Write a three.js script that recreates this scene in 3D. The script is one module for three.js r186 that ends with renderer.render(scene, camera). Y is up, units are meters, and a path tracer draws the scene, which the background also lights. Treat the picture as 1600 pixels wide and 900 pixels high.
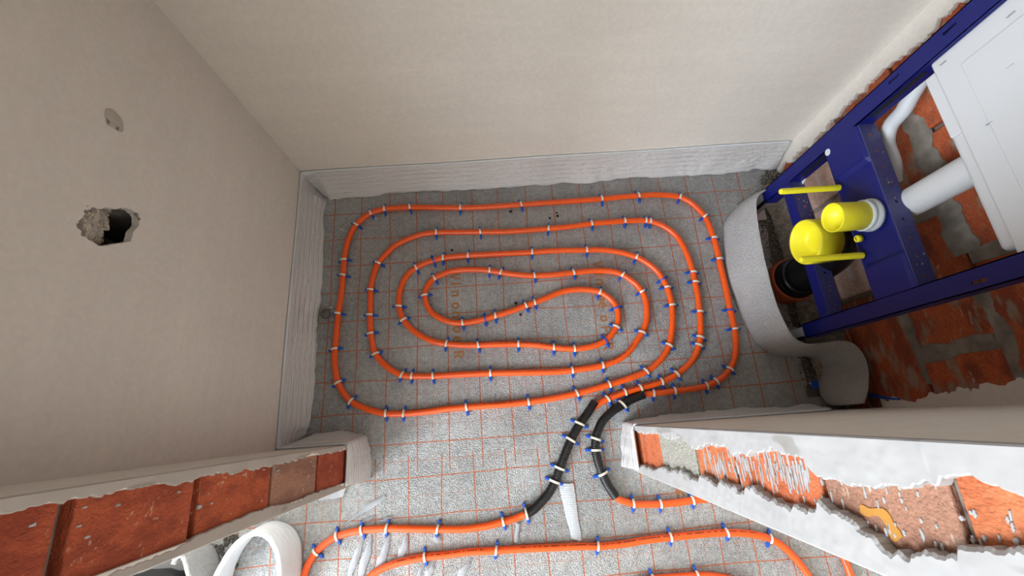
import * as THREE from 'three';
import { RoundedBoxGeometry } from 'three/addons/geometries/RoundedBoxGeometry.js';
import { mergeGeometries } from 'three/addons/utils/BufferGeometryUtils.js';
import { RectAreaLightUniformsLib } from 'three/addons/lights/RectAreaLightUniformsLib.js';

// ---------------------------------------------------------------- camera, sky, daylight, exposure
const scene = new THREE.Scene();
const F = 658.58, TH = 0.302264, YAW = -0.05875, ROLL = -0.0124035, CH = 1.3886;
const camera = new THREE.PerspectiveCamera(2 * Math.atan(450 / F) * 180 / Math.PI, 16 / 9, 0.02, 60);
camera.position.set(0, CH, 0);
camera.rotation.set(-(Math.PI / 2 - TH), YAW, ROLL, 'YXZ');
camera.updateMatrixWorld(true);

const renderer = new THREE.WebGLRenderer({ antialias: true });
renderer.toneMapping = THREE.LinearToneMapping;
renderer.toneMappingExposure = 1.12;
renderer.shadowMap.enabled = true;
RectAreaLightUniformsLib.init();

scene.background = new THREE.Color(0.80, 0.90, 1.0).multiplyScalar(2.5);          // even overcast sky
const WIN = { z0: 1.2, z1: 2.85, y0: 0.75, y1: 2.4, x: -2.4 };                      // the hall's side window
const WIN2 = { x0: -2.25, x1: -0.85, y0: 0.75, y1: 2.4, z: 3.0 };                     // the hall's front window
const sideLight = new THREE.RectAreaLight(new THREE.Color(0.88, 0.97, 1.08), 18.5, WIN.z1 - WIN.z0, WIN.y1 - WIN.y0);
sideLight.position.set(WIN.x + 0.02, (WIN.y0 + WIN.y1) / 2, (WIN.z0 + WIN.z1) / 2);
sideLight.rotation.y = -Math.PI / 2;                                                 // shines towards +x, into the hall
const frontLight = new THREE.RectAreaLight(new THREE.Color(0.88, 0.97, 1.08), 2, WIN2.x1 - WIN2.x0, WIN2.y1 - WIN2.y0);
frontLight.position.set((WIN2.x0 + WIN2.x1) / 2, (WIN2.y0 + WIN2.y1) / 2, WIN2.z - 0.02);   // shines towards -z, into the hall
scene.add(sideLight, frontLight);

// ---------------------------------------------------------------- from pixels of the photograph to places
const RM = new THREE.Matrix4().extractRotation(camera.matrixWorld);
const V3 = (x, y, z) => new THREE.Vector3(x, y, z);
const ray = (x, y) => V3((x - 800) / F, (450 - y) / F, -1).applyMatrix4(RM);
const fl = (x, y, h = 0) => { const d = ray(x, y); return d.multiplyScalar((h - CH) / d.y).add(V3(0, CH, 0)); };
const onX = (x, y, X) => { const d = ray(x, y); return d.multiplyScalar(X / d.x).add(V3(0, CH, 0)); };

// ---------------------------------------------------------------- noise and textures
let seed = 12345;
const rnd = () => { seed = (seed * 1664525 + 1013904223) >>> 0; return seed / 4294967296; };
const rr = (a, b) => a + (b - a) * rnd();
const hash = (x, y) => { let h = (x * 374761393 + y * 668265263) | 0; h = Math.imul(h ^ (h >>> 13), 1274126177); return ((h ^ (h >>> 16)) >>> 0) / 4294967296; };
function vnoise(x, y, p = 0) {
  const xi = Math.floor(x), yi = Math.floor(y), fx = x - xi, fy = y - yi;
  const w = p ? (a) => ((a % p) + p) % p : (a) => a;
  const u = fx * fx * (3 - 2 * fx), v = fy * fy * (3 - 2 * fy);
  const a = hash(w(xi), w(yi)), b = hash(w(xi + 1), w(yi)), c = hash(w(xi), w(yi + 1)), d = hash(w(xi + 1), w(yi + 1));
  return a + (b - a) * u + (c - a) * v + (a - b - c + d) * u * v;
}
function fbm(x, y, oct, p = 0) { let s = 0, a = 0.5, t = 0; for (let i = 0; i < oct; i++) { s += a * vnoise(x + 17 * i, y + 31 * i, p); t += a; a *= 0.55; x *= 2; y *= 2; p *= 2; } return s / t; }
const clamp = (v, a = 0, b = 1) => Math.min(b, Math.max(a, v));
const sstep = (a, b, v) => { const t = clamp((v - a) / (b - a)); return t * t * (3 - 2 * t); };
const mix3 = (a, b, t) => [a[0] + (b[0] - a[0]) * t, a[1] + (b[1] - a[1]) * t, a[2] + (b[2] - a[2]) * t];
function tex(w, h, fn, srgb = true) {
  const d = new Uint8Array(w * h * 4);
  for (let j = 0; j < h; j++) for (let i = 0; i < w; i++) {
    const c = fn((i + 0.5) / w, (j + 0.5) / h, i, j), k = 4 * (j * w + i);
    if (typeof c === 'number') { d[k] = d[k + 1] = d[k + 2] = clamp(c) * 255; } else { d[k] = clamp(c[0], 0, 255); d[k + 1] = clamp(c[1], 0, 255); d[k + 2] = clamp(c[2], 0, 255); }
    d[k + 3] = 255;
  }
  const t = new THREE.DataTexture(d, w, h);
  t.wrapS = t.wrapT = THREE.RepeatWrapping; t.magFilter = THREE.LinearFilter; t.minFilter = THREE.LinearFilter;
  if (srgb) t.colorSpace = THREE.SRGBColorSpace;
  t.needsUpdate = true;
  return t;
}
const std = (o) => new THREE.MeshStandardMaterial(o);
const phy = (o) => new THREE.MeshPhysicalMaterial(o);

// plaster: fine trowelled grain, 1 m per tile
const plasterMap = tex(1024, 1024, (u, v) => {
  const a = fbm(u * 6, v * 6, 4, 6), b = fbm(u * 128, v * 128, 2, 128), c = fbm(u * 5, v * 40, 3, 5);
  const k = 1 + (a - 0.5) * 0.04 + (b - 0.5) * 0.04 + (c - 0.5) * 0.02;
  return [233 * k, 226 * k, 215 * k];
});
const plasterBump = tex(512, 512, (u, v) => 0.5 * fbm(u * 90, v * 90, 2, 90) + 0.5 * fbm(u * 12, v * 12, 3, 12), false);
const M = {};
M.plaster = std({ map: plasterMap, bumpMap: plasterBump, bumpScale: 0.00012, roughness: 0.85 });
const whiteMap = tex(512, 512, (u, v) => {
  const a = fbm(u * 20, v * 20, 4, 20), b = fbm(u * 9, v * 30, 3, 9), pit = sstep(0.74, 0.82, fbm(u * 40 + 3, v * 16, 2, 0));
  const k = 1 + (a - 0.5) * 0.05 + (b - 0.5) * 0.05;
  return mix3([180 * k, 178 * k, 176 * k], [150, 146, 140], pit * 0.7);
});
const whiteBump = tex(512, 512, (u, v) => 0.6 * fbm(u * 24, v * 10, 4, 0) + 0.4 * fbm(u * 60, v * 60, 2, 60), false);
M.whitePlaster = std({ map: whiteMap, bumpMap: whiteBump, bumpScale: 0.004, roughness: 0.8 });
M.beigePlaster = std({ map: whiteMap, color: '#fff4e8', bumpMap: whiteBump, bumpScale: 0.003, roughness: 0.85 });
M.mortar = std({ map: tex(256, 256, (u, v) => { const k = 0.75 + 0.5 * fbm(u * 40, v * 40, 3, 40); return [140 * k, 132 * k, 122 * k]; }), roughness: 0.95 });
function brickTex(n, base, lo, smear, smearCol, streaks) {
  return tex(256, 256, (u, v) => {
    const a = fbm(u * 5 + n * 9, v * 5, 4), g = fbm(u * 70 + n, v * 70, 2), s = fbm(u * 4 + n * 5.3, v * 6 + 2, 4);
    let c = mix3(lo, base, sstep(0.3, 0.65, a)); const k = 0.86 + 0.28 * g; c = [c[0] * k, c[1] * k, c[2] * k];
    c = mix3(c, smearCol, sstep(smear, smear + 0.2, s) * 0.8);
    if (streaks) c = mix3(c, [222, 208, 195], sstep(0.66, 0.74, fbm(u * 14 + n * 3, v * 44, 3)) * sstep(0.58, 0.7, fbm(u * 6 + n * 11, v * 6, 2)) * 0.5);
    return c;
  });
}
const brickBump = tex(256, 256, (u, v) => fbm(u * 36, v * 36, 4, 36), false);
const br = (...a) => std({ map: brickTex(...a), bumpMap: brickBump, bumpScale: 0.0015, roughness: 0.8 });
M.jambBrick = [br(1, [178, 84, 48], [150, 66, 36], 0.78, [190, 140, 115], true), br(2, [172, 80, 46], [148, 62, 34], 0.76, [196, 150, 125], true), br(3, [184, 88, 48], [150, 66, 36], 0.8, [190, 140, 115], true)];
M.greyBrick = br(4, [168, 122, 98], [146, 104, 84], 0.6, [150, 128, 110], true);
M.cementBlock = std({ map: tex(256, 256, (u, v) => { const k = 0.85 + 0.3 * fbm(u * 30, v * 30, 4); return [168 * k, 164 * k, 152 * k]; }), bumpMap: brickBump, bumpScale: 0.002, roughness: 0.95 });
M.wallBrick = [br(11, [186, 92, 52], [150, 72, 44], 0.50, [160, 148, 134], true), br(12, [190, 96, 56], [140, 70, 46], 0.56, [156, 144, 130], true), br(13, [180, 88, 52], [146, 74, 48], 0.52, [164, 150, 136], false), br(14, [190, 156, 140], [168, 132, 116], 0.60, [172, 160, 148], true)];
M.orangeBrick = [br(21, [206, 122, 78], [186, 100, 60], 0.80, [222, 196, 176], true), br(22, [206, 112, 70], [182, 92, 52], 0.84, [220, 190, 170], true)];

// floor: bead mortar under clear film that carries an orange printed grid
const FX0 = -0.95, FZ0 = -0.95, FS = 2.2, FN = 2048;
const beads = (() => {       // heights of round beads, a 0.55 m tile
  const N = 1024, C = 150, cell = N / C, out = new Float32Array(N * N);
  for (let j = 0; j < N; j++) for (let i = 0; i < N; i++) {
    const ci = Math.floor(i / cell), cj = Math.floor(j / cell); let best = 9;
    for (let b = -1; b <= 1; b++) for (let a = -1; a <= 1; a++) {
      const x = ((ci + a) % C + C) % C, y = ((cj + b) % C + C) % C;
      const px = (ci + a + 0.1 + 0.8 * hash(x, y + 500)) * cell, py = (cj + b + 0.1 + 0.8 * hash(x + 900, y)) * cell;
      best = Math.min(best, Math.hypot(i - px, j - py) / (cell * (0.5 + 0.4 * hash(x + 77, y + 33))));
    }
    out[j * N + i] = 1 - Math.min(1, best * best);
  }
  return { N, out, at: (u, v) => out[(((Math.floor(v * N) % N) + N) % N) * N + (((Math.floor(u * N) % N) + N) % N)] };
})();
const beadBump = tex(1024, 1024, (u, v, i, j) => 0.55 * beads.out[j * 1024 + i] + 0.30 * fbm(u * 34, v * 34, 3, 34) + 0.15 * fbm(u * 9, v * 9, 2, 9), false);
beadBump.repeat.set(4, 4);
const printCanvas = document.createElement('canvas'); printCanvas.width = printCanvas.height = FN;
{
  const g = printCanvas.getContext('2d'), S = FN / FS, X = (x) => (x - FX0) * S, Z = (z) => (z - FZ0) * S;
  g.fillStyle = '#000'; g.fillRect(0, 0, FN, FN);
  const wig = (a, b) => (vnoise(a * 3.1, b * 2.3 + 40) - 0.5) * 0.010 + (vnoise(a * 11, b * 9 + 90) - 0.5) * 0.004;
  function grid(x0, dx, z0, xa, xb, za, zb, tilt, k) {
    for (let i = -20; i < 40; i++) {
      const x = x0 + dx * i / 2; if (x < xa || x > xb) continue;
      const minor = ((i % 2) + 2) % 2 === 1;
      g.strokeStyle = minor ? 'rgba(255,0,0,0.34)' : 'rgba(255,0,0,1)'; g.lineWidth = minor ? 1.8 : 3.0;
      g.beginPath();
      for (let z = za; z <= zb + 0.001; z += 0.02) { const p = [X(x + wig(x * 4 + k, z) - tilt * (z - z0)), Z(z)]; z === za ? g.moveTo(...p) : g.lineTo(...p); }
      g.stroke();
    }
    for (let j = -20; j < 60; j++) {
      const z = z0 + 0.1002 * j / 2; if (z < za || z > zb) continue;
      const minor = ((j % 2) + 2) % 2 === 1;
      g.strokeStyle = minor ? 'rgba(255,0,0,0.28)' : 'rgba(255,0,0,0.95)'; g.lineWidth = minor ? 1.7 : 2.8;
      g.beginPath();
      for (let x = xa; x <= xb + 0.001; x += 0.02) { const p = [X(x), Z(z + wig(x, z * 5 + k) + tilt * x)]; x === xa ? g.moveTo(...p) : g.lineTo(...p); }
      g.stroke();
    }
  }
  grid(-0.6008, 0.1, -0.7532, -0.78, 0.955, -0.95, 0.135, 0, 0);
  grid(-0.632, 0.1, 0.045, -0.95, 1.25, 0.085, 1.25, -0.01, 7);
  // printed word, running down the film
  g.fillStyle = 'rgba(0,255,0,1)'; g.strokeStyle = 'rgba(0,255,0,1)'; g.textAlign = 'center'; g.textBaseline = 'middle';
  function letter(c, px, py, turn, big) { const p = fl(px, py); g.save(); g.translate(X(p.x), Z(p.z)); g.rotate(turn); g.font = `bold ${big}px sans-serif`; g.fillText(c, 0, 0); g.restore(); }
  g.textBaseline = 'alphabetic';
  [['V', 432], ['l', 444], ['n', 459], ['o', 478], ['m', 496], ['o', 515], ['e', 531], ['R', 554]].forEach(([c, y], i) => letter(c, 703.5 + (y - 432) * 0.045, y, Math.PI / 2, 44));
  [['V', 414], ['l', 429], ['n', 441], ['o', 466], ['e', 477], ['o', 498], ['F', 514], ['R', 541]].forEach(([c, y], i) => letter(c, 927 + (y - 414) * 0.125, y, Math.PI / 2, 44));
  letter('R', 1064, 775, 0, 40); letter('F', 1085, 776, 0, 40);
}
const printData = printCanvas.getContext('2d').getImageData(0, 0, FN, FN).data;
const floorMap = tex(FN, FN, (u, v, i, j) => {
  const x = FX0 + u * FS, z = FZ0 + v * FS;
  const b = beads.at(u * 4, v * 4), n = fbm(u * 16, v * 16, 4), f = hash(i, j), s = fbm(u * 260, v * 260, 2);
  let k = 0.84 + 0.16 * b + 0.26 * (n - 0.5) + 0.20 * (s - 0.5) + 0.08 * (f - 0.5);
  let c = [162 * k + 10, 163 * k + 10, 162 * k + 10];
  if (hash(i >> 1, (j >> 1) + 7000) > 0.994) c = [205, 205, 202];             // pale beads
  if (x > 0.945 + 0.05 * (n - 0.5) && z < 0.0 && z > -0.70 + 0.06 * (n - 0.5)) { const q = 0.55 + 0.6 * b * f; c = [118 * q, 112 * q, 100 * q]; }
  const k4 = 4 * (j * FN + i), line = printData[k4] / 255, word = printData[k4 + 1] / 255;
  c = mix3(c, [184, 88, 48], Math.min(1, line) * (0.78 + 0.22 * f));
  c = mix3(c, [172, 104, 44], word * (0.6 + 0.4 * s));
  return c;
});
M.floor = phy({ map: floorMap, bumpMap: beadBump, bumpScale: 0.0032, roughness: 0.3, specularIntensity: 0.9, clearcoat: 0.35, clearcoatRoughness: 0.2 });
M.hallFloor = std({ color: new THREE.Color(0.33, 0.33, 0.33), roughness: 0.6 });

M.pipe = phy({ map: tex(64, 1024, (u, v) => { const k = 0.96 + 0.08 * fbm(u * 8, v * 90, 2); return [244 * k, 90 * k, 16 * k]; }), roughness: 0.38, clearcoat: 0.2, clearcoatRoughness: 0.3 });
M.print = std({ color: '#4a1c10', roughness: 0.6 });
M.clipBlue = std({ color: '#1256c4', roughness: 0.35 });
M.clipWhite = std({ color: '#e9e2cf', roughness: 0.5 });
M.sleeve = std({ color: '#0c0c0d', roughness: 0.38 });
const filmBump = tex(512, 512, (u, v) => 0.5 * fbm(u * 5, v * 60, 3, 5) + 0.5 * fbm(u * 24, v * 24, 3, 24), false);
M.foam = phy({ map: tex(512, 512, (u, v, i, j) => { const k = 0.90 + 0.16 * beads.at(u * 1, v * 1) + 0.08 * (fbm(u * 9, v * 9, 3, 9) - 0.5); return [216 * k, 214 * k, 213 * k]; }), bumpMap: beadBump.clone(), bumpScale: 0.003, roughness: 0.5, transmission: 0.25, thickness: 0, ior: 1.3 });
M.foam.bumpMap.repeat.set(1, 1);
M.film = phy({ color: '#f2efed', bumpMap: filmBump, bumpScale: 0.009, roughness: 0.36, transmission: 0.24, thickness: 0, ior: 1.4 });
M.clearFilm = phy({ color: '#f4f6fa', bumpMap: filmBump, bumpScale: 0.006, roughness: 0.1, specularIntensity: 0.5, transmission: 0.985, thickness: 0, ior: 1.35 });
M.whiteFoam = std({ color: '#e8eaec', bumpMap: filmBump, bumpScale: 0.002, roughness: 0.6 });
M.blueSteel = phy({ color: '#020f66', roughness: 0.5, clearcoat: 0.08, clearcoatRoughness: 0.35 });
M.dustSheenSteel = phy({ map: tex(256, 256, (u, v, i, j) => mix3([22, 30, 104], [108, 106, 134], 0.34 + 0.22 * hash(i, j) + 0.3 * (fbm(u * 14, v * 14, 3) - 0.5))), roughness: 0.5, clearcoat: 0.2, clearcoatRoughness: 0.4 });  // frame blue lightened with a painted-in sky sheen, plus speckled dust
M.yellow = std({ color: '#f7ea2e', roughness: 0.42 });
M.black = std({ color: '#101010', roughness: 0.35 });
M.white = std({ color: '#d8d9da', roughness: 0.5 });
M.greyPlastic = std({ color: '#c3c8ca', roughness: 0.4 });
M.zinc = std({ color: '#b9bcbd', roughness: 0.35, metalness: 0.7 });
M.terracotta = std({ color: '#b5562c', roughness: 0.55 });
M.stone = std({ color: '#8f8a80', roughness: 0.9 });
M.dark = std({ color: '#17181a', roughness: 0.7 });
M.paintYellow = std({ color: '#c48a3c', roughness: 0.8 });
M.glass = phy({ color: '#ffffff', roughness: 0, transmission: 1, thickness: 0 });

// ---------------------------------------------------------------- builders
const taken = {};
const numbered = (n) => { const k = taken[n] = (taken[n] ?? -1) + 1; return k ? `${n}_${String(k).padStart(3, '0')}` : n; };
function meshOf(name, geo, mat) { const m = new THREE.Mesh(geo, mat); m.name = name; m.castShadow = m.receiveShadow = true; return m; }
const one = (g) => Array.isArray(g) ? mergeGeometries(g.map((q) => q.index ? q.toNonIndexed() : q)) : g;
function thing(name, label, category, base = V3(0, 0, 0), group) {
  const o = new THREE.Group(); o.name = numbered(name); o.position.copy(base); o.userData = { label, category }; if (group) o.userData.group = group; scene.add(o); return o;
}
function part(name, geo, mat, parent, label) {      // geometry comes in world places, is moved under its parent
  const off = V3(0, 0, 0); let p = parent; while (p && p !== scene) { off.add(p.position); p = p.parent; }
  const g = one(geo); g.translate(-off.x, -off.y, -off.z);
  const m = meshOf(name, g, mat); if (label) m.userData.label = label; parent.add(m); return m;
}
function solo(name, geo, mat, label, category, group) { const m = meshOf(numbered(name), one(geo), mat); m.userData = { label, category }; if (group) m.userData.group = group; scene.add(m); return m; }
function struct(name, geo, mat, label, category) { const m = meshOf(name, one(geo), mat); m.userData = { kind: 'structure', label, category }; scene.add(m); return m; }
function worldUV(g, s = 1) {          // uv in metres by the main direction of each face
  g = g.index ? g.toNonIndexed() : g; g.computeVertexNormals();
  const p = g.attributes.position, n = g.attributes.normal, uv = new Float32Array(p.count * 2);
  for (let i = 0; i < p.count; i++) {
    const a = Math.abs(n.getX(i)), b = Math.abs(n.getY(i)), c = Math.abs(n.getZ(i)), x = p.getX(i), y = p.getY(i), z = p.getZ(i);
    const q = a > b && a > c ? [z, y] : b > c ? [x, z] : [x, y]; uv[2 * i] = q[0] / s; uv[2 * i + 1] = q[1] / s;
  }
  g.setAttribute('uv', new THREE.BufferAttribute(uv, 2)); return g;
}
const box = (x0, x1, y0, y1, z0, z1) => { const g = new THREE.BoxGeometry(x1 - x0, y1 - y0, z1 - z0); g.translate((x0 + x1) / 2, (y0 + y1) / 2, (z0 + z1) / 2); return g; };
const wbox = (...a) => worldUV(box(...a));
const rbox = (x0, x1, y0, y1, z0, z1, r = 0.004, s = 1) => { const g = new RoundedBoxGeometry(x1 - x0, y1 - y0, z1 - z0, s, Math.min(r, (x1 - x0) / 2.01, (y1 - y0) / 2.01, (z1 - z0) / 2.01)); g.translate((x0 + x1) / 2, (y0 + y1) / 2, (z0 + z1) / 2); return g; };
function cyl(a, b, r0, r1 = r0, seg = 24, open = false) {
  const d = b.clone().sub(a), g = new THREE.CylinderGeometry(r1, r0, d.length(), seg, 1, open);
  g.applyQuaternion(new THREE.Quaternion().setFromUnitVectors(V3(0, 1, 0), d.clone().normalize())); g.translate((a.x + b.x) / 2, (a.y + b.y) / 2, (a.z + b.z) / 2); return g;
}
function lathe(profile, origin, dir, seg = 40) {     // profile: [radius, distance along dir]
  const g = new THREE.LatheGeometry(profile.map((p) => new THREE.Vector2(p[0], p[1])), seg);
  g.applyQuaternion(new THREE.Quaternion().setFromUnitVectors(V3(0, 1, 0), dir.clone().normalize())); g.translate(origin.x, origin.y, origin.z); return g;
}
const curve = (pts, t = 0.5) => new THREE.CatmullRomCurve3(pts, false, 'centripetal', t);
const tube = (pts, r, step = 0.012, seg = 12) => { const c = curve(pts); return new THREE.TubeGeometry(c, Math.max(8, Math.round(c.getLength() / step)), r, seg, false); };
function shell(fn, nu, nv, t, su = 1, sv = 1) {      // a bent sheet of thickness t; fn(u, v) -> point
  const P = [], N = [], pos = [], uv = [], idx = [], e = 1e-3;
  for (let j = 0; j <= nv; j++) for (let i = 0; i <= nu; i++) {
    const u = i / nu, v = j / nv, p = fn(u, v);
    const a = fn(Math.min(1, u + e), v).sub(fn(Math.max(0, u - e), v)), b = fn(u, Math.min(1, v + e)).sub(fn(u, Math.max(0, v - e)));
    P.push(p); N.push(a.cross(b).normalize());
  }
  const W = nu + 1, K = P.length;
  for (const s of [0.5, -0.5]) for (let k = 0; k < K; k++) { const q = P[k].clone().addScaledVector(N[k], s * t); pos.push(q.x, q.y, q.z); uv.push((k % W) / nu * su, Math.floor(k / W) / nv * sv); }
  for (let j = 0; j < nv; j++) for (let i = 0; i < nu; i++) {
    const a = j * W + i, b = a + 1, c = a + W, d = c + 1;
    idx.push(a, b, d, a, d, c, K + a, K + d, K + b, K + a, K + c, K + d);
  }
  const rim = (a, b) => idx.push(a, K + a, K + b, a, K + b, b);
  for (let i = 0; i < nu; i++) { rim(i, i + 1); rim(nv * W + i + 1, nv * W + i); }
  for (let j = 0; j < nv; j++) { rim((j + 1) * W, j * W); rim(j * W + nu, (j + 1) * W + nu); }
  const g = new THREE.BufferGeometry(); g.setAttribute('position', new THREE.Float32BufferAttribute(pos, 3)); g.setAttribute('uv', new THREE.Float32BufferAttribute(uv, 2)); g.setIndex(idx); g.computeVertexNormals(); return g;
}
function slabX(outline, x0, x1, bevel = 0.0015) {    // outline: [[z, y]...], a plate between x0 and x1
  const s = new THREE.Shape(outline.map(([z, y]) => new THREE.Vector2(z, y)));
  const g = new THREE.ExtrudeGeometry(s, { depth: Math.abs(x1 - x0) - 2 * bevel, bevelEnabled: bevel > 0, bevelSize: bevel, bevelThickness: bevel, bevelSegments: 1, steps: 1 });
  // shape (z, y, depth) -> world (depth along x)
  const p = g.attributes.position; const xa = Math.min(x0, x1) + bevel;
  for (let i = 0; i < p.count; i++) { const Z = p.getX(i), Y = p.getY(i), D = p.getZ(i); p.setXYZ(i, xa + D, Y, Z); }
  const arr = p.array; for (let i = 0; i < p.count; i += 3) for (let c = 0; c < 3; c++) { const a = (i + 1) * 3 + c, b = (i + 2) * 3 + c, t = arr[a]; arr[a] = arr[b]; arr[b] = t; }
  return worldUV(g);
}
function ragged(pts, step, amp, k) {                 // finer, uneven copy of an open line of [a, b]
  const out = [];
  for (let i = 0; i < pts.length - 1; i++) {
    const [a, b] = pts[i], [c, d] = pts[i + 1], L = Math.hypot(c - a, d - b), n = Math.max(1, Math.round(L / step));
    for (let q = 0; q < n; q++) { const t = q / n, x = a + (c - a) * t, y = b + (d - b) * t, w = amp * ((fbm(x * 60 + k, y * 60, 3) - 0.5) * 2.2 + (fbm(x * 210 + k, y * 210, 2) - 0.5) * 0.7); out.push([x - (d - b) / L * w, y + (c - a) / L * w]); }
  }
  out.push(pts[pts.length - 1]); return out;
}

// ---------------------------------------------------------------- the room
const XL = -0.68, XR = 1.065, ZB = -0.872, ZF = 0.027, HC = 2.5;      // faces of the walls
const LJ = -0.478, RJ = 0.346, LZ0 = 0.036, LZ1 = 0.146, RZ0 = 0.042, RZ1 = 0.166;
{
  const g = new THREE.PlaneGeometry(FS, FS); g.rotateX(-Math.PI / 2); g.translate(FX0 + FS / 2, 0, FZ0 + FS / 2);
  const uv = g.attributes.uv, p = g.attributes.position; for (let i = 0; i < p.count; i++) uv.setXY(i, (p.getX(i) - FX0) / FS, (p.getZ(i) - FZ0) / FS);
  const slab = box(FX0, FX0 + FS, -0.12, -0.001, FZ0, FZ0 + FS);
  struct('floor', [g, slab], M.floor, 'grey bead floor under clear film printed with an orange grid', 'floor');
  struct('floor_hall', [box(-2.6, FX0, -0.12, 0, -0.1, 3.1), box(FX0 + FS, 2.5, -0.12, 0, -0.1, 3.1), box(FX0, FX0 + FS, -0.12, 0, FZ0 + FS, 3.1)], M.hallFloor, 'plain grey hall floor beyond the doorway', 'floor');
}
struct('wall_back', wbox(XL - 0.1, XR + 0.1, 0, HC, ZB - 0.12, ZB), M.plaster, 'smooth pale plaster back wall behind the coiled pipe', 'wall');
struct('ceiling', [box(-2.75, 2.55, HC, HC + 0.12, -1.0, 3.15)].map((g) => worldUV(g)), M.plaster, 'pale plaster ceiling', 'ceiling');

// left wall with its outlet hole
const wallLeft = (() => {
  const s = new THREE.Shape([[ZB, 0], [LZ0, 0], [LZ0, HC], [ZB, HC]].map((a) => new THREE.Vector2(...a)));
  const hp = [[122, 352], [135, 328], [160, 324], [190, 324], [205, 327], [214, 334], [219, 340], [217, 352], [209, 364], [204, 376], [190, 381], [160, 383], [138, 376]].map(([x, y]) => { const q = onX(x, y, XL); return [q.z, q.y]; });
  const hole = ragged([...hp, hp[0]], 0.004, 0.004, 3).slice(0, -1);
  s.holes.push(new THREE.Path(hole.map((a) => new THREE.Vector2(...a))));
  const g = new THREE.ExtrudeGeometry(s, { depth: 0.014, bevelEnabled: false });
  const p = g.attributes.position; for (let i = 0; i < p.count; i++) p.setXYZ(i, XL - p.getZ(i), p.getY(i), p.getX(i));
  const w = struct('wall_left', [worldUV(g), wbox(XL - 0.17, XL - 0.15, 0, HC, ZB, LZ0)], M.plaster, 'beige plaster wall with a broken outlet hole', 'wall');
  // masonry behind the plaster, with the cable chase that runs down from the hole
  const cz = hole.reduce((a, b) => a + b[0] / hole.length, 0), ca = cz - 0.05, cb = cz + 0.05, xi = XL - 0.014, xo = XL - 0.15;
  part('masonry', [wbox(xo, xi, 0, HC, ZB, ca), wbox(xo, xi, 0, HC, cb, LZ0), wbox(xo, xi, 0, 0.28, ca, cb), wbox(xo, xi, 0.80, HC, ca, cb)], M.mortar, w, 'rough masonry round the cable chase');
  // rough fill sloping into the hole from its upper edge, then the open black box at its lower end
  const c = hole.reduce((a, b) => [a[0] + b[0] / hole.length, a[1] + b[1] / hole.length], [0, 0]);
  const fillMap = tex(256, 256, (u, v) => { const k = 0.85 + 0.3 * fbm(u * 30, v * 30, 3), d = sstep(0.56, 0.66, fbm(u * 11 + 3, v * 11, 4)); return mix3([206 * k, 196 * k, 180 * k], [168 * k, 156 * k, 136 * k], d); });
  const fill = shell((u, v) => {
    const z = c[0] - 0.045 + 0.09 * u, y = 0.700 + 0.026 * (fbm(u * 9, 3, 3) - 0.5) * (1 - v) + 0.086 * v;
    return V3(XL - 0.003 - 0.024 * sstep(0.65, 0.0, v) - 0.010 * (fbm(u * 9, v * 9, 3) - 0.3), y, z);
  }, 30, 30, 0.004);
  part('hole_filling', fill, std({ map: fillMap, bumpMap: brickBump, bumpScale: 0.004, roughness: 0.95 }), w, 'crumbled pale mortar inside the hole');
  const crumbs = []; for (let i = 0; i < 10; i++) { const a = hole[Math.floor(rnd() * hole.length)], q = new THREE.IcosahedronGeometry(rr(0.002, 0.006), 0); q.scale(0.5, 1, 1); q.rotateX(rr(0, 3)); q.translate(XL, a[1] + rr(-0.004, 0.004), a[0] + rr(-0.004, 0.004)); crumbs.push(q); }
  part('plaster_crumbs', crumbs, M.beigePlaster, w).userData.kind = 'stuff';
  // chipped filler spot above it
  const pc = onX(178, 187, XL);
  const spot = shell((u, v) => { const r = 0.019 * u, a = v * Math.PI * 2, w2 = 1 + 0.5 * (vnoise(Math.cos(a) * 2 + 5, Math.sin(a) * 2) - 0.5); return V3(XL + 0.0005 + 0.005 * (1 - u) * (0.4 + fbm(Math.cos(a) * u * 4 + 3, Math.sin(a) * u * 4, 3)), pc.y + r * w2 * Math.cos(a), pc.z + r * w2 * Math.sin(a)); }, 12, 28, 0.002);
  part('filler_patch', worldUV(spot, 0.06), std({ map: tex(128, 128, (u, v) => mix3([214, 205, 192], [150, 138, 120], sstep(0.52, 0.64, fbm(u * 6, v * 6, 4)))), roughness: 0.95, bumpMap: brickBump, bumpScale: 0.004 }), w, 'rough chipped filler spot');
  return w;
})();

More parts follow.
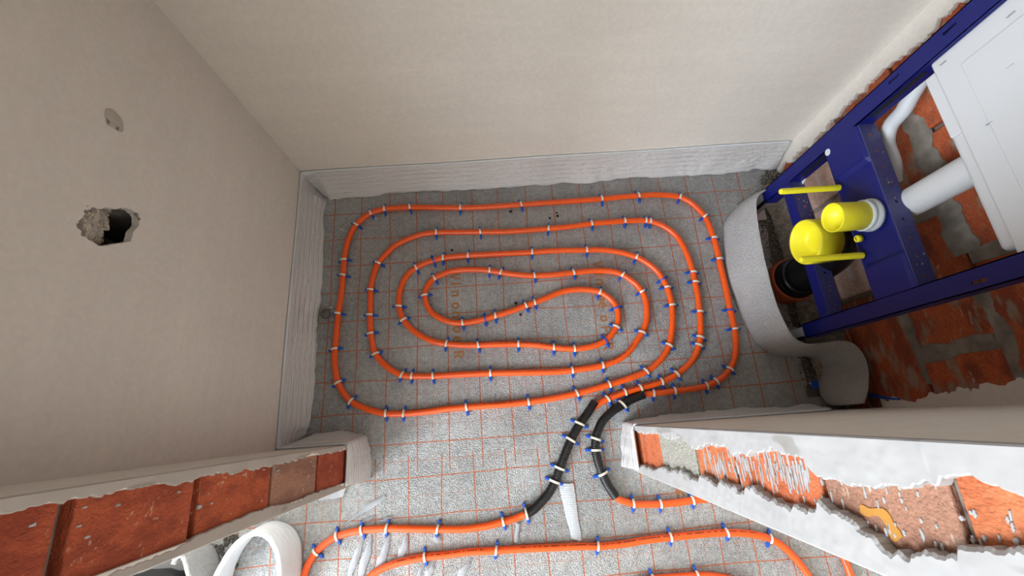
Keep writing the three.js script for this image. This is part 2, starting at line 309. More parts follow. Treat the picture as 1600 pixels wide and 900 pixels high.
// right wall of clay blocks
const wallRight = struct('wall_right', wbox(XR + 0.012, XR + 0.14, 0, HC, ZB - 0.12, 0.2), M.mortar, 'bare clay block wall smeared with mortar behind the blue frame', 'wall');
{
  const heads = [[-0.93, -0.60, -0.28, 0.05, 0.3], [-1.0, -0.735, -0.415, -0.085, 0.25]];
  for (let c = 0; c < 12; c++) {
    const y0 = c === 0 ? 0.0 : 0.285 + (c - 1) * 0.2 - 0.195 + 0.0, y1 = 0.28 + (c - 1) * 0.2 - 0.0;
    const ya = c === 0 ? 0.0 : 0.09 + (c - 1) * 0.2, yb = c === 0 ? 0.08 : 0.28 + (c - 1) * 0.2;
    const hs = heads[c % 2 ? 0 : 1];
    for (let i = 0; i < hs.length - 1; i++) {
      const za = Math.max(ZB + 0.002, hs[i] + 0.006), zb = Math.min(0.16, hs[i + 1] - 0.006); if (zb - za < 0.03) continue;
      const pr = rr(-0.002, 0.003);
      part('brick', rbox(XR - pr, XR + 0.05, ya, Math.min(yb, HC - 0.002), za, zb, 0.004), M.wallBrick[c === 1 && i < 2 ? 3 : (c * 2 + i * 3) % 3], wallRight);
    }
  }
  // mortar squeezed over the joints
  const smears = [];
  for (const [y, z0, z1, w] of [[0.485, -0.70, -0.28, 0.030], [0.285, -0.30, 0.0, 0.014], [0.485, -0.20, 0.02, 0.016], [0.60, -0.60, -0.45, 0.03]]) {
    const up = [], dn = []; for (let z = z0; z <= z1; z += 0.012) { up.push([z, y + w * (0.4 + vnoise(z * 30, y * 9))]); dn.push([z, y - w * (0.3 + vnoise(z * 26 + 7, y * 5))]); }
    smears.push(slabX([...ragged(dn, 0.005, 0.006, 1), ...ragged(up, 0.005, 0.006, 2).reverse()], XR - 0.0025, XR + 0.004));
  }
  for (const [y0, y1, z] of [[0.29, 0.48, -0.415], [0.49, 0.68, -0.28], [0.29, 0.48, -0.085]]) {
    const a = [], b = []; for (let y = y0; y <= y1; y += 0.02) { a.push([z - 0.008 - 0.018 * vnoise(y * 30, z * 7), y]); b.push([z + 0.008 + 0.016 * vnoise(y * 28 + 4, z * 5), y]); }
    smears.push(slabX([...a, ...b.reverse()], XR - 0.004, XR + 0.004));
  }
  part('joint_mortar', smears, M.mortar, wallRight, 'grey mortar squeezed out of the joints');
  // plaster lapping round the corners
  const lap = [], hi = [];
  for (let y = 0.0; y < HC; y += 0.015) hi.push([ZB + 0.052 + 0.03 * (fbm(y * 9, 3, 3) - 0.4) + 0.014 * (vnoise(y * 70, 5) - 0.5), y]);
  lap.push(slabX([[ZB - 0.01, 0.0], ...ragged(hi, 0.006, 0.012, 5), [ZB - 0.01, HC]], XR - 0.012, XR + 0.003));
  part('corner_plaster', lap, M.plaster, wallRight, 'ragged white plaster edge in the corner');
  const lo = []; for (let y = 0.13; y < 1.3; y += 0.02) lo.push([0.032 - 0.028 * sstep(0.2, 0.5, y) * fbm(y * 11, 7, 3) * 1.3 - 0.02 * vnoise(y * 40, 3), y]);
  part('corner_plaster', slabX([...ragged(lo, 0.006, 0.014, 8), [0.06, 1.3], [0.06, 0.13]], XR - 0.008, XR + 0.003), M.plaster, wallRight, 'splashed plaster edge beside the doorway wall');
  // mortar bed along the foot of the wall
  part('mortar_bed', worldUV(shell((u, v) => { const z = -0.76 + 0.78 * u; return V3(XR - 0.075 * v - 0.02 * v * fbm(u * 12, 2, 3), 0.004 + 0.055 * (1 - v) * (0.7 + 0.5 * fbm(u * 20, v * 4, 3)), z); }, 60, 8, 0.004), 0.3), std({ map: M.mortar.map, color: '#f4f2ee', bumpMap: brickBump, bumpScale: 0.006, roughness: 0.95 }), wallRight, 'pale mortar bed at the foot of the wall');
}

// the doorway wall: two stubs and the piece over the opening
const stubL = struct('wall_front_left', [wbox(-0.80, LJ - 0.03, 0, HC, LZ0 + 0.012, LZ1 - 0.01), wbox(XL - 0.12, LJ, 0, HC, LZ0, LZ0 + 0.012), wbox(-2.6, LJ, 0, HC, LZ1 - 0.012, LZ1)], M.plaster, 'thin doorway wall stub with dark red brick edge', 'wall');
const stubR = struct('wall_front_right', [wbox(RJ + 0.022, 2.5, 0, HC, RZ0 + 0.014, RZ1 - 0.014), wbox(RJ + 0.005, XR + 0.1, 0, HC, RZ0, RZ0 + 0.014), wbox(RJ + 0.004, 2.5, 0, HC, RZ1 - 0.014, RZ1)], M.plaster, 'doorway wall stub with orange brick edge splashed with white plaster', 'wall');
struct('wall_front', wbox(LJ, RJ, 2.1, HC, LZ0, LZ1 + 0.02), M.plaster, 'plaster wall over the doorway', 'wall');
{
  // left edge: bricks, plaster beads on both arrises
  const ys = [[0.0, 0.088, 0], [0.097, 0.279, 1], [0.286, 0.483, 3], [0.491, 0.687, 2], [0.700, 0.880, 0], [0.898, 1.08, 1], [1.09, 1.28, 2], [1.29, 1.48, 0], [1.49, 1.68, 1], [1.69, 1.88, 2], [1.89, 2.09, 0]];
  for (const [a, b, k] of ys) part('brick', rbox(LJ - 0.06, LJ - 0.005 + (k === 3 ? -0.001 : 0), a, b, LZ0 + 0.008, LZ1 - 0.006, 0.003), k === 3 ? M.greyBrick : M.jambBrick[k], stubL);
  part('jamb_mortar', wbox(LJ - 0.05, LJ - 0.022, 0, 2.1, LZ0 + 0.01, LZ1 - 0.008), M.mortar, stubL);
  const pz = (list) => list.map(([x, y]) => { const q = onX(x, y, LJ); return [q.z, q.y]; });
  const inner = ragged(pz([[546, 700], [520, 706], [490, 709], [460, 718], [430, 724], [395, 731], [360, 736], [315, 746], [280, 752], [250, 756], [200, 764], [160, 772], [115, 780], [95, 784], [60, 790], [0, 798]]), 0.003, 0.006, 4);
  const top = inner[inner.length - 1];
  part('plaster_edge', slabX([[LZ0 + 0.001, 0.02], [inner[0][0], 0.02], ...inner, [top[0] + 0.004, 1.3], [top[0], 2.1], [LZ0 + 0.001, 2.1]], LJ - 0.006, LJ + 0.001), M.beigePlaster, stubL, 'thin pale plaster edge beside the brick');
  const outer = ragged(pz([[540, 757], [500, 768], [460, 785], [425, 791], [390, 803], [340, 826], [310, 835], [300, 845], [250, 868], [210, 884], [170, 898], [120, 918], [40, 950]]), 0.003, 0.004, 6);
  const t2 = outer[outer.length - 1];
  part('plaster_edge', slabX([[outer[0][0], 0.02], ...outer, [t2[0], 2.1], [LZ1 + 0.0015, 2.1], [LZ1 + 0.0015, 0.02]], LJ - 0.006, LJ + 0.001), M.beigePlaster, stubL, 'plain plaster edge on the hall side');
  // right edge
  const yr = [[0.0, 0.09, 0], [0.10, 0.272, 1], [0.276, 0.482, 9], [0.487, 0.635, 0], [0.641, 0.838, 1], [0.846, 1.0, 4], [1.008, 1.20, 0], [1.21, 1.40, 1], [1.41, 1.60, 0], [1.61, 1.80, 1], [1.81, 2.09, 0]];
  for (const [a, b, k] of yr) part('brick', rbox(RJ + 0.013 + (k === 9 ? -0.002 : 0), RJ + 0.08, a, b, RZ0 + 0.008, RZ1 - 0.01, 0.003), k === 9 ? M.cementBlock : k === 4 ? M.greyBrick : M.orangeBrick[k], stubR, k === 9 ? 'grey cement block' : undefined);
  part('jamb_mortar', wbox(RJ + 0.02, RJ + 0.07, 0, 2.1, RZ0 + 0.01, RZ1 - 0.012), M.mortar, stubR);
  const qz = (list) => list.map(([x, y]) => { const q = onX(x, y, RJ); return [q.z, q.y]; });
  const up = ragged(qz([[992, 672], [1010, 677], [1024, 675], [1040, 684], [1060, 682], [1070, 691], [1085, 701], [1093, 695], [1110, 694], [1135, 697], [1142, 712], [1160, 706], [1190, 707], [1228, 706], [1250, 716], [1270, 735], [1300, 746], [1325, 757], [1380, 760], [1405, 755], [1440, 753], [1480, 748], [1510, 744], [1540, 757], [1580, 775], [1610, 788]]), 0.0015, 0.007, 11);
  const ut = up[up.length - 1];
  part('plaster_edge', slabX([[RZ0 + 0.001, 0.05], [up[0][0], 0.05], ...up, [ut[0], 2.1], [RZ0 + 0.001, 2.1]], RJ + 0.002, RJ + 0.016), M.whitePlaster, stubR, 'thick white plaster with a ragged lower rim');
  const dn = ragged(qz([[990, 727], [1010, 732], [1040, 736], [1072, 741], [1085, 749], [1110, 753], [1140, 760], [1158, 771], [1175, 767], [1200, 781], [1230, 790], [1258, 800], [1280, 792], [1310, 804], [1330, 816], [1350, 832], [1375, 851], [1400, 862], [1420, 869], [1450, 873], [1500, 871], [1550, 866], [1610, 882]]), 0.0015, 0.009, 13);
  const dt = dn[dn.length - 1];
  part('plaster_edge', slabX([[dn[0][0], 0.03], ...dn, [dt[0], 2.1], [RZ1 + 0.001, 2.1], [RZ1 + 0.001, 0.03]], RJ - 0.001, RJ + 0.016, 0.003), M.whitePlaster, stubR, 'thick white plaster with a torn upper rim on the hall side');
  // splashes and runs of plaster across the bricks
  const drips = [];
  for (let i = 0; i < 190; i++) {
    const big = i < 80, x = big ? rr(1075, 1260) : rr(1060, 1590), ya = big ? 695 + (x - 1070) * 0.10 + rr(-6, 30) : 700 + (x - 1060) * 0.22 + rr(-20, 80), len = big ? rr(10, 46) : rr(3, 16);
    const q = onX(x, ya, RJ + 0.012), e = onX(x + len * 0.22, ya + len, RJ + 0.012), w = rr(0.0005, 0.0016) * (big ? 1 : 0.6);
    if (q.z < RZ0 + 0.01 || e.z > RZ1 - 0.03) continue;
    const n = 6, L = [], Rr = []; for (let k = 0; k <= n; k++) { const t = k / n, z = q.z + (e.z - q.z) * t, y = q.y + (e.y - q.y) * t, ww = w * (0.4 + 1.3 * vnoise(i * 7 + k, 3)) * Math.sin(Math.PI * (0.12 + 0.78 * t)); L.push([z, y + ww]); Rr.push([z, y - ww]); }
    drips.push(slabX([...L, ...Rr.reverse()], RJ + 0.0115, RJ + 0.0145, 0.0005));
  }
  part('plaster_splashes', drips, M.whitePlaster, stubR, 'white plaster runs across the bricks').userData.kind = 'stuff';
  const yp = (a) => a.map(([x, y]) => { const q = onX(x, y, RJ + 0.012); return [q.z, q.y]; });
  part('paint_mark', slabX(ragged(yp([[1343, 793], [1380, 794], [1392, 806], [1398, 818], [1410, 838], [1398, 846], [1390, 840], [1384, 820], [1372, 806], [1345, 802], [1343, 793]]), 0.004, 0.004, 2), RJ + 0.0120, RJ + 0.0136, 0), M.paintYellow, stubR, 'yellow paint mark on the brick');
  const ld = [];
  for (let i = 0; i < 20; i++) {
    const x = rr(20, 540), f = (545 - x) / 545, yc = 715 + f * 115, q = onX(x, yc + rr(-1, 1) * (18 + 30 * f), LJ - 0.005); if (q.z < LZ0 + 0.02 || q.z > LZ1 - 0.02) continue;
    const n = 7, sh = []; const r = rr(0.0008, 0.0018) * (i < 4 ? 1.8 : 1); for (let k = 0; k < n; k++) { const a = k / n * 6.283, m = r * (0.5 + vnoise(k * 3 + i, i)); sh.push([q.z + m * Math.cos(a) * 0.8, q.y + m * Math.sin(a) * 2]); }
    ld.push(slabX(sh, LJ - 0.0065, LJ - 0.0035, 0.0004));
  }
  part('plaster_splashes', ld, M.whitePlaster, stubL, 'small dabs of plaster on the bricks').userData.kind = 'stuff';
}
// the hall that the daylight comes through
struct('wall_hall_left', [wbox(WIN.x - 0.2, WIN.x, 0, HC, 0.0, WIN.z0), wbox(WIN.x - 0.2, WIN.x, 0, HC, WIN.z1, 3.1), wbox(WIN.x - 0.2, WIN.x, 0, WIN.y0, WIN.z0, WIN.z1), wbox(WIN.x - 0.2, WIN.x, WIN.y1, HC, WIN.z0, WIN.z1)], M.plaster, 'plaster hall wall that holds the window', 'wall');
struct('wall_hall_right', wbox(2.5, 2.62, 0, HC, -0.1, 3.1), M.plaster, 'plaster wall at the far end of the hall', 'wall');
struct('wall_hall_front', [wbox(WIN.x - 0.2, WIN2.x0, 0, HC, 3.0, 3.2), wbox(WIN2.x1, 2.62, 0, HC, 3.0, 3.2), wbox(WIN2.x0, WIN2.x1, 0, WIN2.y0, 3.0, 3.2), wbox(WIN2.x0, WIN2.x1, WIN2.y1, HC, 3.0, 3.2)], M.plaster, 'plaster hall wall facing the doorway', 'wall');
{
  const zm = (WIN.z0 + WIN.z1) / 2, x0 = WIN.x - 0.16, x1 = WIN.x - 0.1;
  const w = struct('window_1', [box(x0, x1, WIN.y0, WIN.y1, WIN.z0, WIN.z0 + 0.05), box(x0, x1, WIN.y0, WIN.y1, WIN.z1 - 0.05, WIN.z1), box(x0, x1, WIN.y0, WIN.y0 + 0.05, WIN.z0, WIN.z1), box(x0, x1, WIN.y1 - 0.05, WIN.y1, WIN.z0, WIN.z1), box(x0, x1, WIN.y0, WIN.y1, zm - 0.03, zm + 0.03)], M.white, 'white framed window in the side wall of the hall', 'window');
  for (const [a, b] of [[WIN.z0 + 0.05, zm - 0.03], [zm + 0.03, WIN.z1 - 0.05]]) { const g = new THREE.PlaneGeometry(b - a, WIN.y1 - WIN.y0 - 0.1); g.rotateY(Math.PI / 2); g.translate(x0 + 0.03, (WIN.y0 + WIN.y1) / 2, (a + b) / 2); part('pane', g, M.glass, w); }
}
{
  const z0 = 3.1, z1 = 3.16, W = WIN2, w = struct('window_2', [box(W.x0, W.x0 + 0.05, W.y0, W.y1, z0, z1), box(W.x1 - 0.05, W.x1, W.y0, W.y1, z0, z1), box(W.x0, W.x1, W.y0, W.y0 + 0.05, z0, z1), box(W.x0, W.x1, W.y1 - 0.05, W.y1, z0, z1)], M.white, 'white framed window facing the doorway', 'window');
  const g = new THREE.PlaneGeometry(W.x1 - W.x0 - 0.1, W.y1 - W.y0 - 0.1); g.translate((W.x0 + W.x1) / 2, (W.y0 + W.y1) / 2, z0 + 0.03); part('pane', g, M.glass, w);
}
// ---------------------------------------------------------------- heating pipe: traced centre lines
const PR = 0.0098, PY = 0.0115;
const flp = (a, h = PY) => a.map(([x, y]) => fl(x, y, h));
const spiral = [[938, 629], [948.5, 623.7], [965, 617], [978.5, 612.2], [1001, 606.2], [1019, 601.2], [1035.5, 596], [1055, 586.2], [1070, 575], [1083.5, 560], [1091, 543.5], [1094.5, 524.5], [1094.7, 505], [1093, 484], [1090, 460], [1085, 436], [1081, 418], [1074.5, 400], [1067.7, 385], [1058, 370], [1044.5, 358], [1031, 350.5], [1016, 346], [1001, 344.5], [977, 345.2], [950, 347.2], [925, 349.4], [895, 353.5], [857.5, 357.2], [820, 360.2], [782.5, 362.2], [751, 362.5], [715, 362.8], [682.5, 363.2], [660, 366.2], [637.5, 373.7], [618, 383.5], [604.5, 395.5], [592, 410], [585, 424.7], [580.5, 442], [579, 460], [578.5, 478], [578.2, 496], [579, 514], [581, 532], [585.7, 551], [595.5, 564.5], [607.5, 575], [619.5, 582.5], [630, 586.5], [645, 587.7], [675, 587.7], [705, 586], [730, 584.7], [766, 583.2], [805, 582.5], [850, 581.7], [880, 580.2], [910, 576.5], [941, 571], [962, 563.7], [977, 554.7], [987.5, 543.5], [996.5, 530], [1004.7, 517], [1010, 502], [1010.7, 484], [1008.5, 467.5], [1003, 455.5], [995, 445], [984.5, 436.7], [972.5, 429.2], [957.5, 424.3], [938, 422.8], [917.5, 423.7], [895, 426.2], [865, 429.2], [835, 430.7], [808, 429.2], [785.5, 426.2], [764.5, 422.8], [745, 421.3], [722.5, 421.7], [703, 424.2], [690, 429.2], [678, 435.2], [669, 445], [664.5, 455.5], [664.2, 466], [667.5, 478], [675, 488.5], [687, 496.7], [703, 503], [722.5, 504.5], [742, 502], [758.5, 498.2], [775, 493], [796, 487], [820, 478], [835, 472.7], [854.5, 465.2], [872.5, 457.7], [892, 453.2], [913, 452.3], [936, 456], [950, 463.7], [959.7, 473.5], [965, 485.5], [966.2, 496], [964.2, 508], [957.5, 520], [947, 531.5], [933, 538.5], [917.5, 542.7], [898, 545], [880, 544.2], [865, 542.7], [835, 539], [809.5, 537.8], [782.5, 538.2], [746.5, 539.3], [722.5, 539.3], [699, 537.5], [682.5, 534.7], [669, 530.3], [652.5, 521.5], [639, 510.2], [630, 499], [624.7, 485.5], [623.2, 472], [624.7, 457], [628.5, 443.5], [637.5, 428.5], [651, 418], [664.5, 411.2], [678, 406.7], [693, 403], [712.5, 400.7], [731.5, 399.2], [775, 396.7], [832, 394], [865, 391.7], [895, 391], [917.5, 390.7], [935, 390.2], [957.5, 392.2], [977, 396.2], [995.7, 402.2], [1007, 408], [1019, 416.5], [1029.5, 427], [1037.7, 439.7], [1043.7, 452.5], [1048, 467.5], [1050.5, 484], [1050.8, 502], [1049.7, 518.5], [1047.5, 532], [1044.5, 542], [1037, 555.5], [1025, 569], [1010, 580.2], [992, 587.7], [972.5, 594.5], [952, 600.8], [929, 607.5], [901, 614.7], [865, 622.2], [826, 628.2], [790, 632], [760, 634], [728.5, 636.5], [697.5, 639], [667.5, 643.2], [631.5, 646.2], [603, 646.2], [585, 642.5], [567, 636.5], [547.5, 626.7], [537, 614], [528, 597.5], [524.2, 579.5], [522.7, 560], [523.5, 544.2], [525, 530], [527.2, 505], [528.7, 488.5], [532.5, 464.5], [534.7, 445], [536.2, 430], [537.5, 410], [540.7, 388], [546, 370], [555, 353.5], [567, 341.5], [579, 333.2], [594, 328], [615, 325], [640.5, 323.8], [675, 324.2], [716, 324.8], [760, 323.5], [814, 319.7], [850, 317.2], [895, 314.2], [941, 310.7], [969.5, 307.7], [998, 305.8], [1025, 304.3], [1047.5, 305.5], [1064, 308.5], [1079, 316], [1092.5, 328], [1101.5, 338.5], [1109, 355], [1115, 371.5], [1121, 392.5], [1124.5, 410], [1130, 433], [1134.5, 452.5], [1139.7, 478], [1145, 500.5], [1148.7, 520], [1149.7, 535], [1149.5, 548], [1146.5, 563], [1140.5, 576.5], [1130, 588.5], [1118, 596.7], [1103, 603.5], [1077.5, 608], [1053.5, 611], [1022, 614.7], [1008.5, 616.2]];
const sleeveBp = [[1006, 616.6], [989, 623], [973, 632], [957, 642.5], [942, 657.5], [934.5, 672.5], [930.7, 687.5], [930.7, 705.5], [934.5, 722], [940.5, 738.5], [949, 757], [962.5, 777]];
const runB = [[978, 784], [990, 787], [1012.5, 787.8], [1032, 787.5], [1057.5, 785.2], [1083, 781.8], [1110, 779.2], [1150, 775], [1195, 772], [1240, 779], [1275, 800], [1298, 830], [1312, 856], [1322, 880], [1331, 905], [1340, 940]];
const sleeveAp = [[930, 627.5], [918, 645.5], [906, 662], [895.5, 680], [888, 696.5], [880.5, 716], [874.5, 732.5], [868, 750], [860, 766.5], [847.5, 782], [834, 795.5], [820.5, 803.7]];
const runA = [[814.5, 806], [799.5, 812], [786.5, 815], [762.5, 821.2], [725, 826.5], [683, 826.8], [640, 826.2], [604, 825.7], [565, 828.7], [544, 832.5], [524.5, 839.2], [505, 852], [493, 864], [482.5, 880.5], [476.5, 895.5], [468, 930], [464, 980]];
const mainPts = flp([...runA].reverse()).concat(flp([...sleeveAp].reverse().slice(0, -1), 0.0145), flp(spiral), flp(sleeveBp.slice(1), 0.0145), flp(runB));
const pipe2Pts = flp([[546, 965], [560, 925], [578, 901], [595, 889.5], [617.5, 880.5], [640, 875.2], [664, 870.7], [697, 867.2], [732.5, 862.5], [774.5, 860.2], [815, 857.7], [860, 855.7], [912.5, 853.5], [934.5, 853.5], [975, 849.5], [1005, 844.5], [1050, 839.2], [1087.5, 835.5], [1117.5, 832.8], [1140, 832.3], [1162.5, 833.2], [1185, 836.6], [1204.5, 842.5], [1221, 852], [1236, 865.5], [1249.5, 880.5], [1261.5, 897], [1275, 925], [1285, 955]]);
const pipe3Pts = flp([[960, 925], [985, 913], [1020, 905], [1065, 901], [1095, 899.5], [1125, 902], [1150, 908], [1175, 922], [1190, 945]]);
const pipeCurves = [];
function heatingPipe(pts, label, cat) {
  const o = thing('heating_pipe', label, cat, V3(pts[0].x, 0, pts[0].z)); const c = curve(pts); c.arcLengthDivisions = 4000;
  const L = c.getLength(), g = new THREE.TubeGeometry(c, Math.round(L / 0.009), PR, 14, false);
  const uv = g.attributes.uv; for (let i = 0; i < uv.count; i++) uv.setXY(i, uv.getY(i), uv.getX(i) * L);
  part('pipe', g, M.pipe, o); pipeCurves.push({ c, L, o, S: c.getSpacedPoints(Math.round(L / 0.004)) }); return o;
}
const mainPipe = heatingPipe(mainPts, 'long orange heating pipe coiled in a spiral over the grid', 'pipe');
heatingPipe(pipe2Pts, 'orange heating pipe run curving across the hall floor in full view', 'pipe');
heatingPipe(pipe3Pts, 'short orange pipe run just showing at the hall loop centre', 'pipe');
function nearest(p) {
  let best = null;
  pipeCurves.forEach((q, k) => q.S.forEach((s, i) => { const d = (s.x - p.x) ** 2 + (s.z - p.z) ** 2; if (!best || d < best.d) best = { d, k, i, s }; }));
  const S = pipeCurves[best.k].S, a = S[Math.max(0, best.i - 2)], b = S[Math.min(S.length - 1, best.i + 2)];
  best.t = b.clone().sub(a).setY(0).normalize(); return best;
}
// printed line of marks on the pipe, where it shows
function printMarks(pa, pb, side) {
  const a = nearest(fl(...pa)), b = nearest(fl(...pb)), q = pipeCurves[a.k], gs = [];
  const i0 = Math.min(a.i, b.i), i1 = Math.max(a.i, b.i);
  let k = i0; while (k < i1) {
    const s = q.S[k], t = q.S[Math.min(q.S.length - 1, k + 1)].clone().sub(s).normalize(), n = V3(-t.z, 0, t.x); if ((n.z < 0) !== (side < 0)) n.negate();
    const ang = 0.62, g = new THREE.BoxGeometry(0.0032 * rr(0.6, 1.3), 0.0006, 0.0022);
    const up = n.clone().multiplyScalar(Math.sin(ang)).add(V3(0, Math.cos(ang), 0)), m = new THREE.Matrix4().makeBasis(t, up, t.clone().cross(up)); m.setPosition(s.clone().addScaledVector(up, PR));
    g.applyMatrix4(m); gs.push(g); k += rnd() < 0.16 ? 3 : 1;
  }
  part('printed_marks', gs, M.print, q.o, 'fine dark print along the pipe');
}
printMarks([617, 880], [760, 861], -1); printMarks([815, 857], [1060, 838], -1); printMarks([1070, 837], [1180, 835], -1);
printMarks([945, 570], [990, 540], -1); printMarks([955, 621], [1030, 598], -1); printMarks([752, 634], [800, 631], -1); printMarks([780, 539], [880, 545], -1); printMarks([1310, 855], [1322, 880], 1);

// corrugated black sleeves over the pipe
function sleeve(px, label) {
  const pts = flp(px, 0.0152), c = curve(pts), L = c.getLength(), n = Math.round(L / 0.0018), seg = 18;
  const g = new THREE.TubeGeometry(c, n, 0.0138, seg, false), p = g.attributes.position, nm = g.attributes.normal;
  for (let i = 0; i < p.count; i++) { const k = Math.floor(i / (seg + 1)), w = (k % 3 === 1 ? 0 : -0.0011); p.setXYZ(i, p.getX(i) + nm.getX(i) * w, p.getY(i) + nm.getY(i) * w, p.getZ(i) + nm.getZ(i) * w); }
  g.computeVertexNormals();
  solo('pipe_sleeve', g, M.sleeve, label, 'sleeve');
}
sleeve(sleeveAp, 'black corrugated sleeve on the pipe run turning towards the curled foam');
sleeve(sleeveBp, 'black corrugated sleeve bending round the white splashed wall stub');

// staple clips that pin the pipe: blue barbed feet, an arch, a pale band over its crown
const arc = (r, a0, a1, w, t) => { const s = new THREE.Shape(); s.absarc(0, 0, r + t, a0, a1, false); s.absarc(0, 0, r, a1, a0, true); const g = new THREE.ExtrudeGeometry(s, { depth: w, bevelEnabled: false, curveSegments: 10 }); g.translate(0, 0, -w / 2); return g; };
function clipProto(r, cy, allBlue, wide) {
  const P = Math.PI, k = wide, o = { feet: [], band: null };
  const arch = [arc(r, 0, P, 0.0050 * k, 0.0022), box(-r - 0.0022, -r, -cy, 0.0005, -0.0025 * k, 0.0025 * k), box(r, r + 0.0022, -cy, 0.0005, -0.0025 * k, 0.0025 * k)];
  const foot = (s) => [rbox(s > 0 ? r : -r - 0.0125 * k, s > 0 ? r + 0.0125 * k : -r, -cy, -cy + 0.008, -0.0042 * k, 0.0042 * k, 0.002), rbox(s > 0 ? r + 0.0095 * k : -r - 0.0155 * k, s > 0 ? r + 0.0155 * k : -r - 0.0095 * k, -cy, -cy + 0.005, -0.0022 * k, 0.0022 * k, 0.001)];
  return { arch: one(arch), feet: [one(foot(-1)), one(foot(1))], band: allBlue ? null : arc(r + 0.0023, allBlue ? 0 : 0.62, P * 0.98, 0.0062 * k, 0.0012) };
}
const protoA = clipProto(PR + 0.0003, PY, false, 1), protoB = clipProto(PR + 0.0003, PY, true, 1), protoS = clipProto(0.0141, 0.0152, false, 1.05);
const blueLabel = 'all blue staple clip without pale band on the coiled pipe', sleeveLabel = 'wide blue clip with pale band round a black sleeve';
function clip(px, py, kind) {
  const w = kind === 'sleeve', pr = w ? protoS : kind === 'blue' ? protoB : protoA, n = nearest(fl(px, py, w ? 0.02 : 0.016));
  const side4 = Math.abs(px - 795) / 300 > Math.abs(py - 485) / 130 ? (px > 795 ? 3 : 1) : (py < 485 ? 0 : 2);
  const turn = [[338, 380, 409, 440].findIndex((t) => py + (px - 640) * 0.045 < t), [551, 600, 644, 700].findIndex((t) => px < t), [-608 , -560, -520, -400].findIndex((t) => -py - (px - 640) * 0.075 < t), [-1120, -1072, -1030, -988].findIndex((t) => -px < t)][side4];
  const turnName = ['outermost', 'second', 'third', 'fourth'][turn] ?? 'innermost', sideName = ['back wall', 'holed wall', 'doorway', 'blue frame'][side4];
  const [label, group] = kind === 'spiral' ? [`blue clip with pale band on the coil's ${turnName} turn towards the ${sideName}`, 'clips on the coiled pipe'] : kind === 'hall' ? [n.k === 0 ? 'blue clip with pale band on the hall end of the sleeved pipe' : n.k === 1 ? 'blue clip with pale band on the long hall pipe run' : 'blue clip with pale band on the short hall pipe run', 'clips on the hall pipes'] : w ? [px < 925 ? sleeveLabel + ' near the curled foam' : sleeveLabel + ' bending round the splashed stub', 'clips on the black sleeves'] : kind === 'blue' ? [blueLabel, 'all blue clips on the coiled pipe'] : [];
  const cy = w ? 0.0152 : PY, o = thing('pipe_clip', label, 'clip', V3(n.s.x, 0, n.s.z), group);
  let side = V3(-n.t.z, 0, n.t.x); if (side.z < -0.25 || (Math.abs(side.z) <= 0.25 && (side.x > 0) === (px > 850))) side.negate();   // band leans to the far side
  side = side.applyAxisAngle(V3(0, 1, 0), rr(-0.22, 0.22));
  o.quaternion.setFromRotationMatrix(new THREE.Matrix4().makeBasis(side, V3(0, 1, 0), side.clone().cross(V3(0, 1, 0))));
  const add = (nm, g, m) => { const q = meshOf(nm, g, m); q.position.y = cy; o.add(q); };
  add('arch', pr.arch, M.clipBlue); pr.feet.forEach((f) => add('foot', f, M.clipBlue)); if (pr.band) add('band', pr.band, M.clipWhite);
}
for (const [x, y] of [[556.5, 351], [579, 334], [600.7, 326.5], [640.5, 323.5], [718.5, 324], [814, 320], [941, 311], [998, 306], [1063, 308.5], [1100, 337.7], [1115, 370.7], [1122.5, 403.7], [1146.5, 514], [1141, 576.5], [1120, 597], [1103.7, 603.5], [1054, 611], [1022, 614.7], [535.5, 406], [534, 429.7], [528, 489], [522, 544.5], [528.7, 597], [547.5, 626.7], [602, 646], [631.5, 646], [728.5, 636.5], [826, 629], [901.7, 614], [952, 601], [1010, 581], [1045, 540], [1049, 476.5], [1042, 449.5], [995, 401.7], [917.5, 391], [832, 394], [731.5, 400], [692, 403.7], [651, 418], [624.7, 478.7], [630.7, 499.7], [698, 537.5], [746.5, 539.7], [809.5, 537.5], [865.7, 541], [898, 545], [961, 510], [938, 456], [835.7, 473], [821.5, 479], [774, 493.7], [722.5, 505], [665, 460.7], [678.7, 435.7], [765, 423.5], [783, 427], [835, 430.7], [896.5, 426], [972.5, 428.5], [1002.5, 456], [1003.5, 519], [941, 570.7], [895, 579], [766, 583], [675.7, 587.7], [642.7, 587.5], [627, 586], [587, 553], [578.5, 521.5], [577, 491], [578.5, 451.7], [591, 411], [682.5, 363.5], [751, 363], [857, 357], [925, 349.5], [977, 345.6], [1009.5, 345.5], [1016.5, 347], [1082, 424.7], [1085.5, 439.7], [1093, 486], [1094, 527], [1092, 539.7], [1058, 584.5], [1034.7, 596.7], [1001, 606], [977.7, 612.4], [948.5, 623]]) clip(x, y, 'spiral');
for (const [x, y] of [[1139.7, 484.7], [1035.5, 436.7], [676.5, 406.7], [947, 531.5], [963, 480], [757.7, 498.7]]) clip(x, y, 'blue');
for (const [x, y] of [[493.7, 863], [525, 838.5], [565, 828.4], [604.7, 825.5], [683.5, 826.7], [663, 871], [786.5, 815], [774.5, 860], [934.5, 853], [990, 786.5], [1032, 787], [1082, 782.3], [1049, 839], [1137, 832.5], [1089, 899.5], [1021.5, 905], [1205, 842.5]]) clip(x, y, 'hall');
for (const [x, y] of [[904, 661], [889, 687], [873.5, 731], [867, 752.5], [823, 802], [972, 632], [931.5, 687], [930.5, 703], [940, 740]]) clip(x, y, 'sleeve');
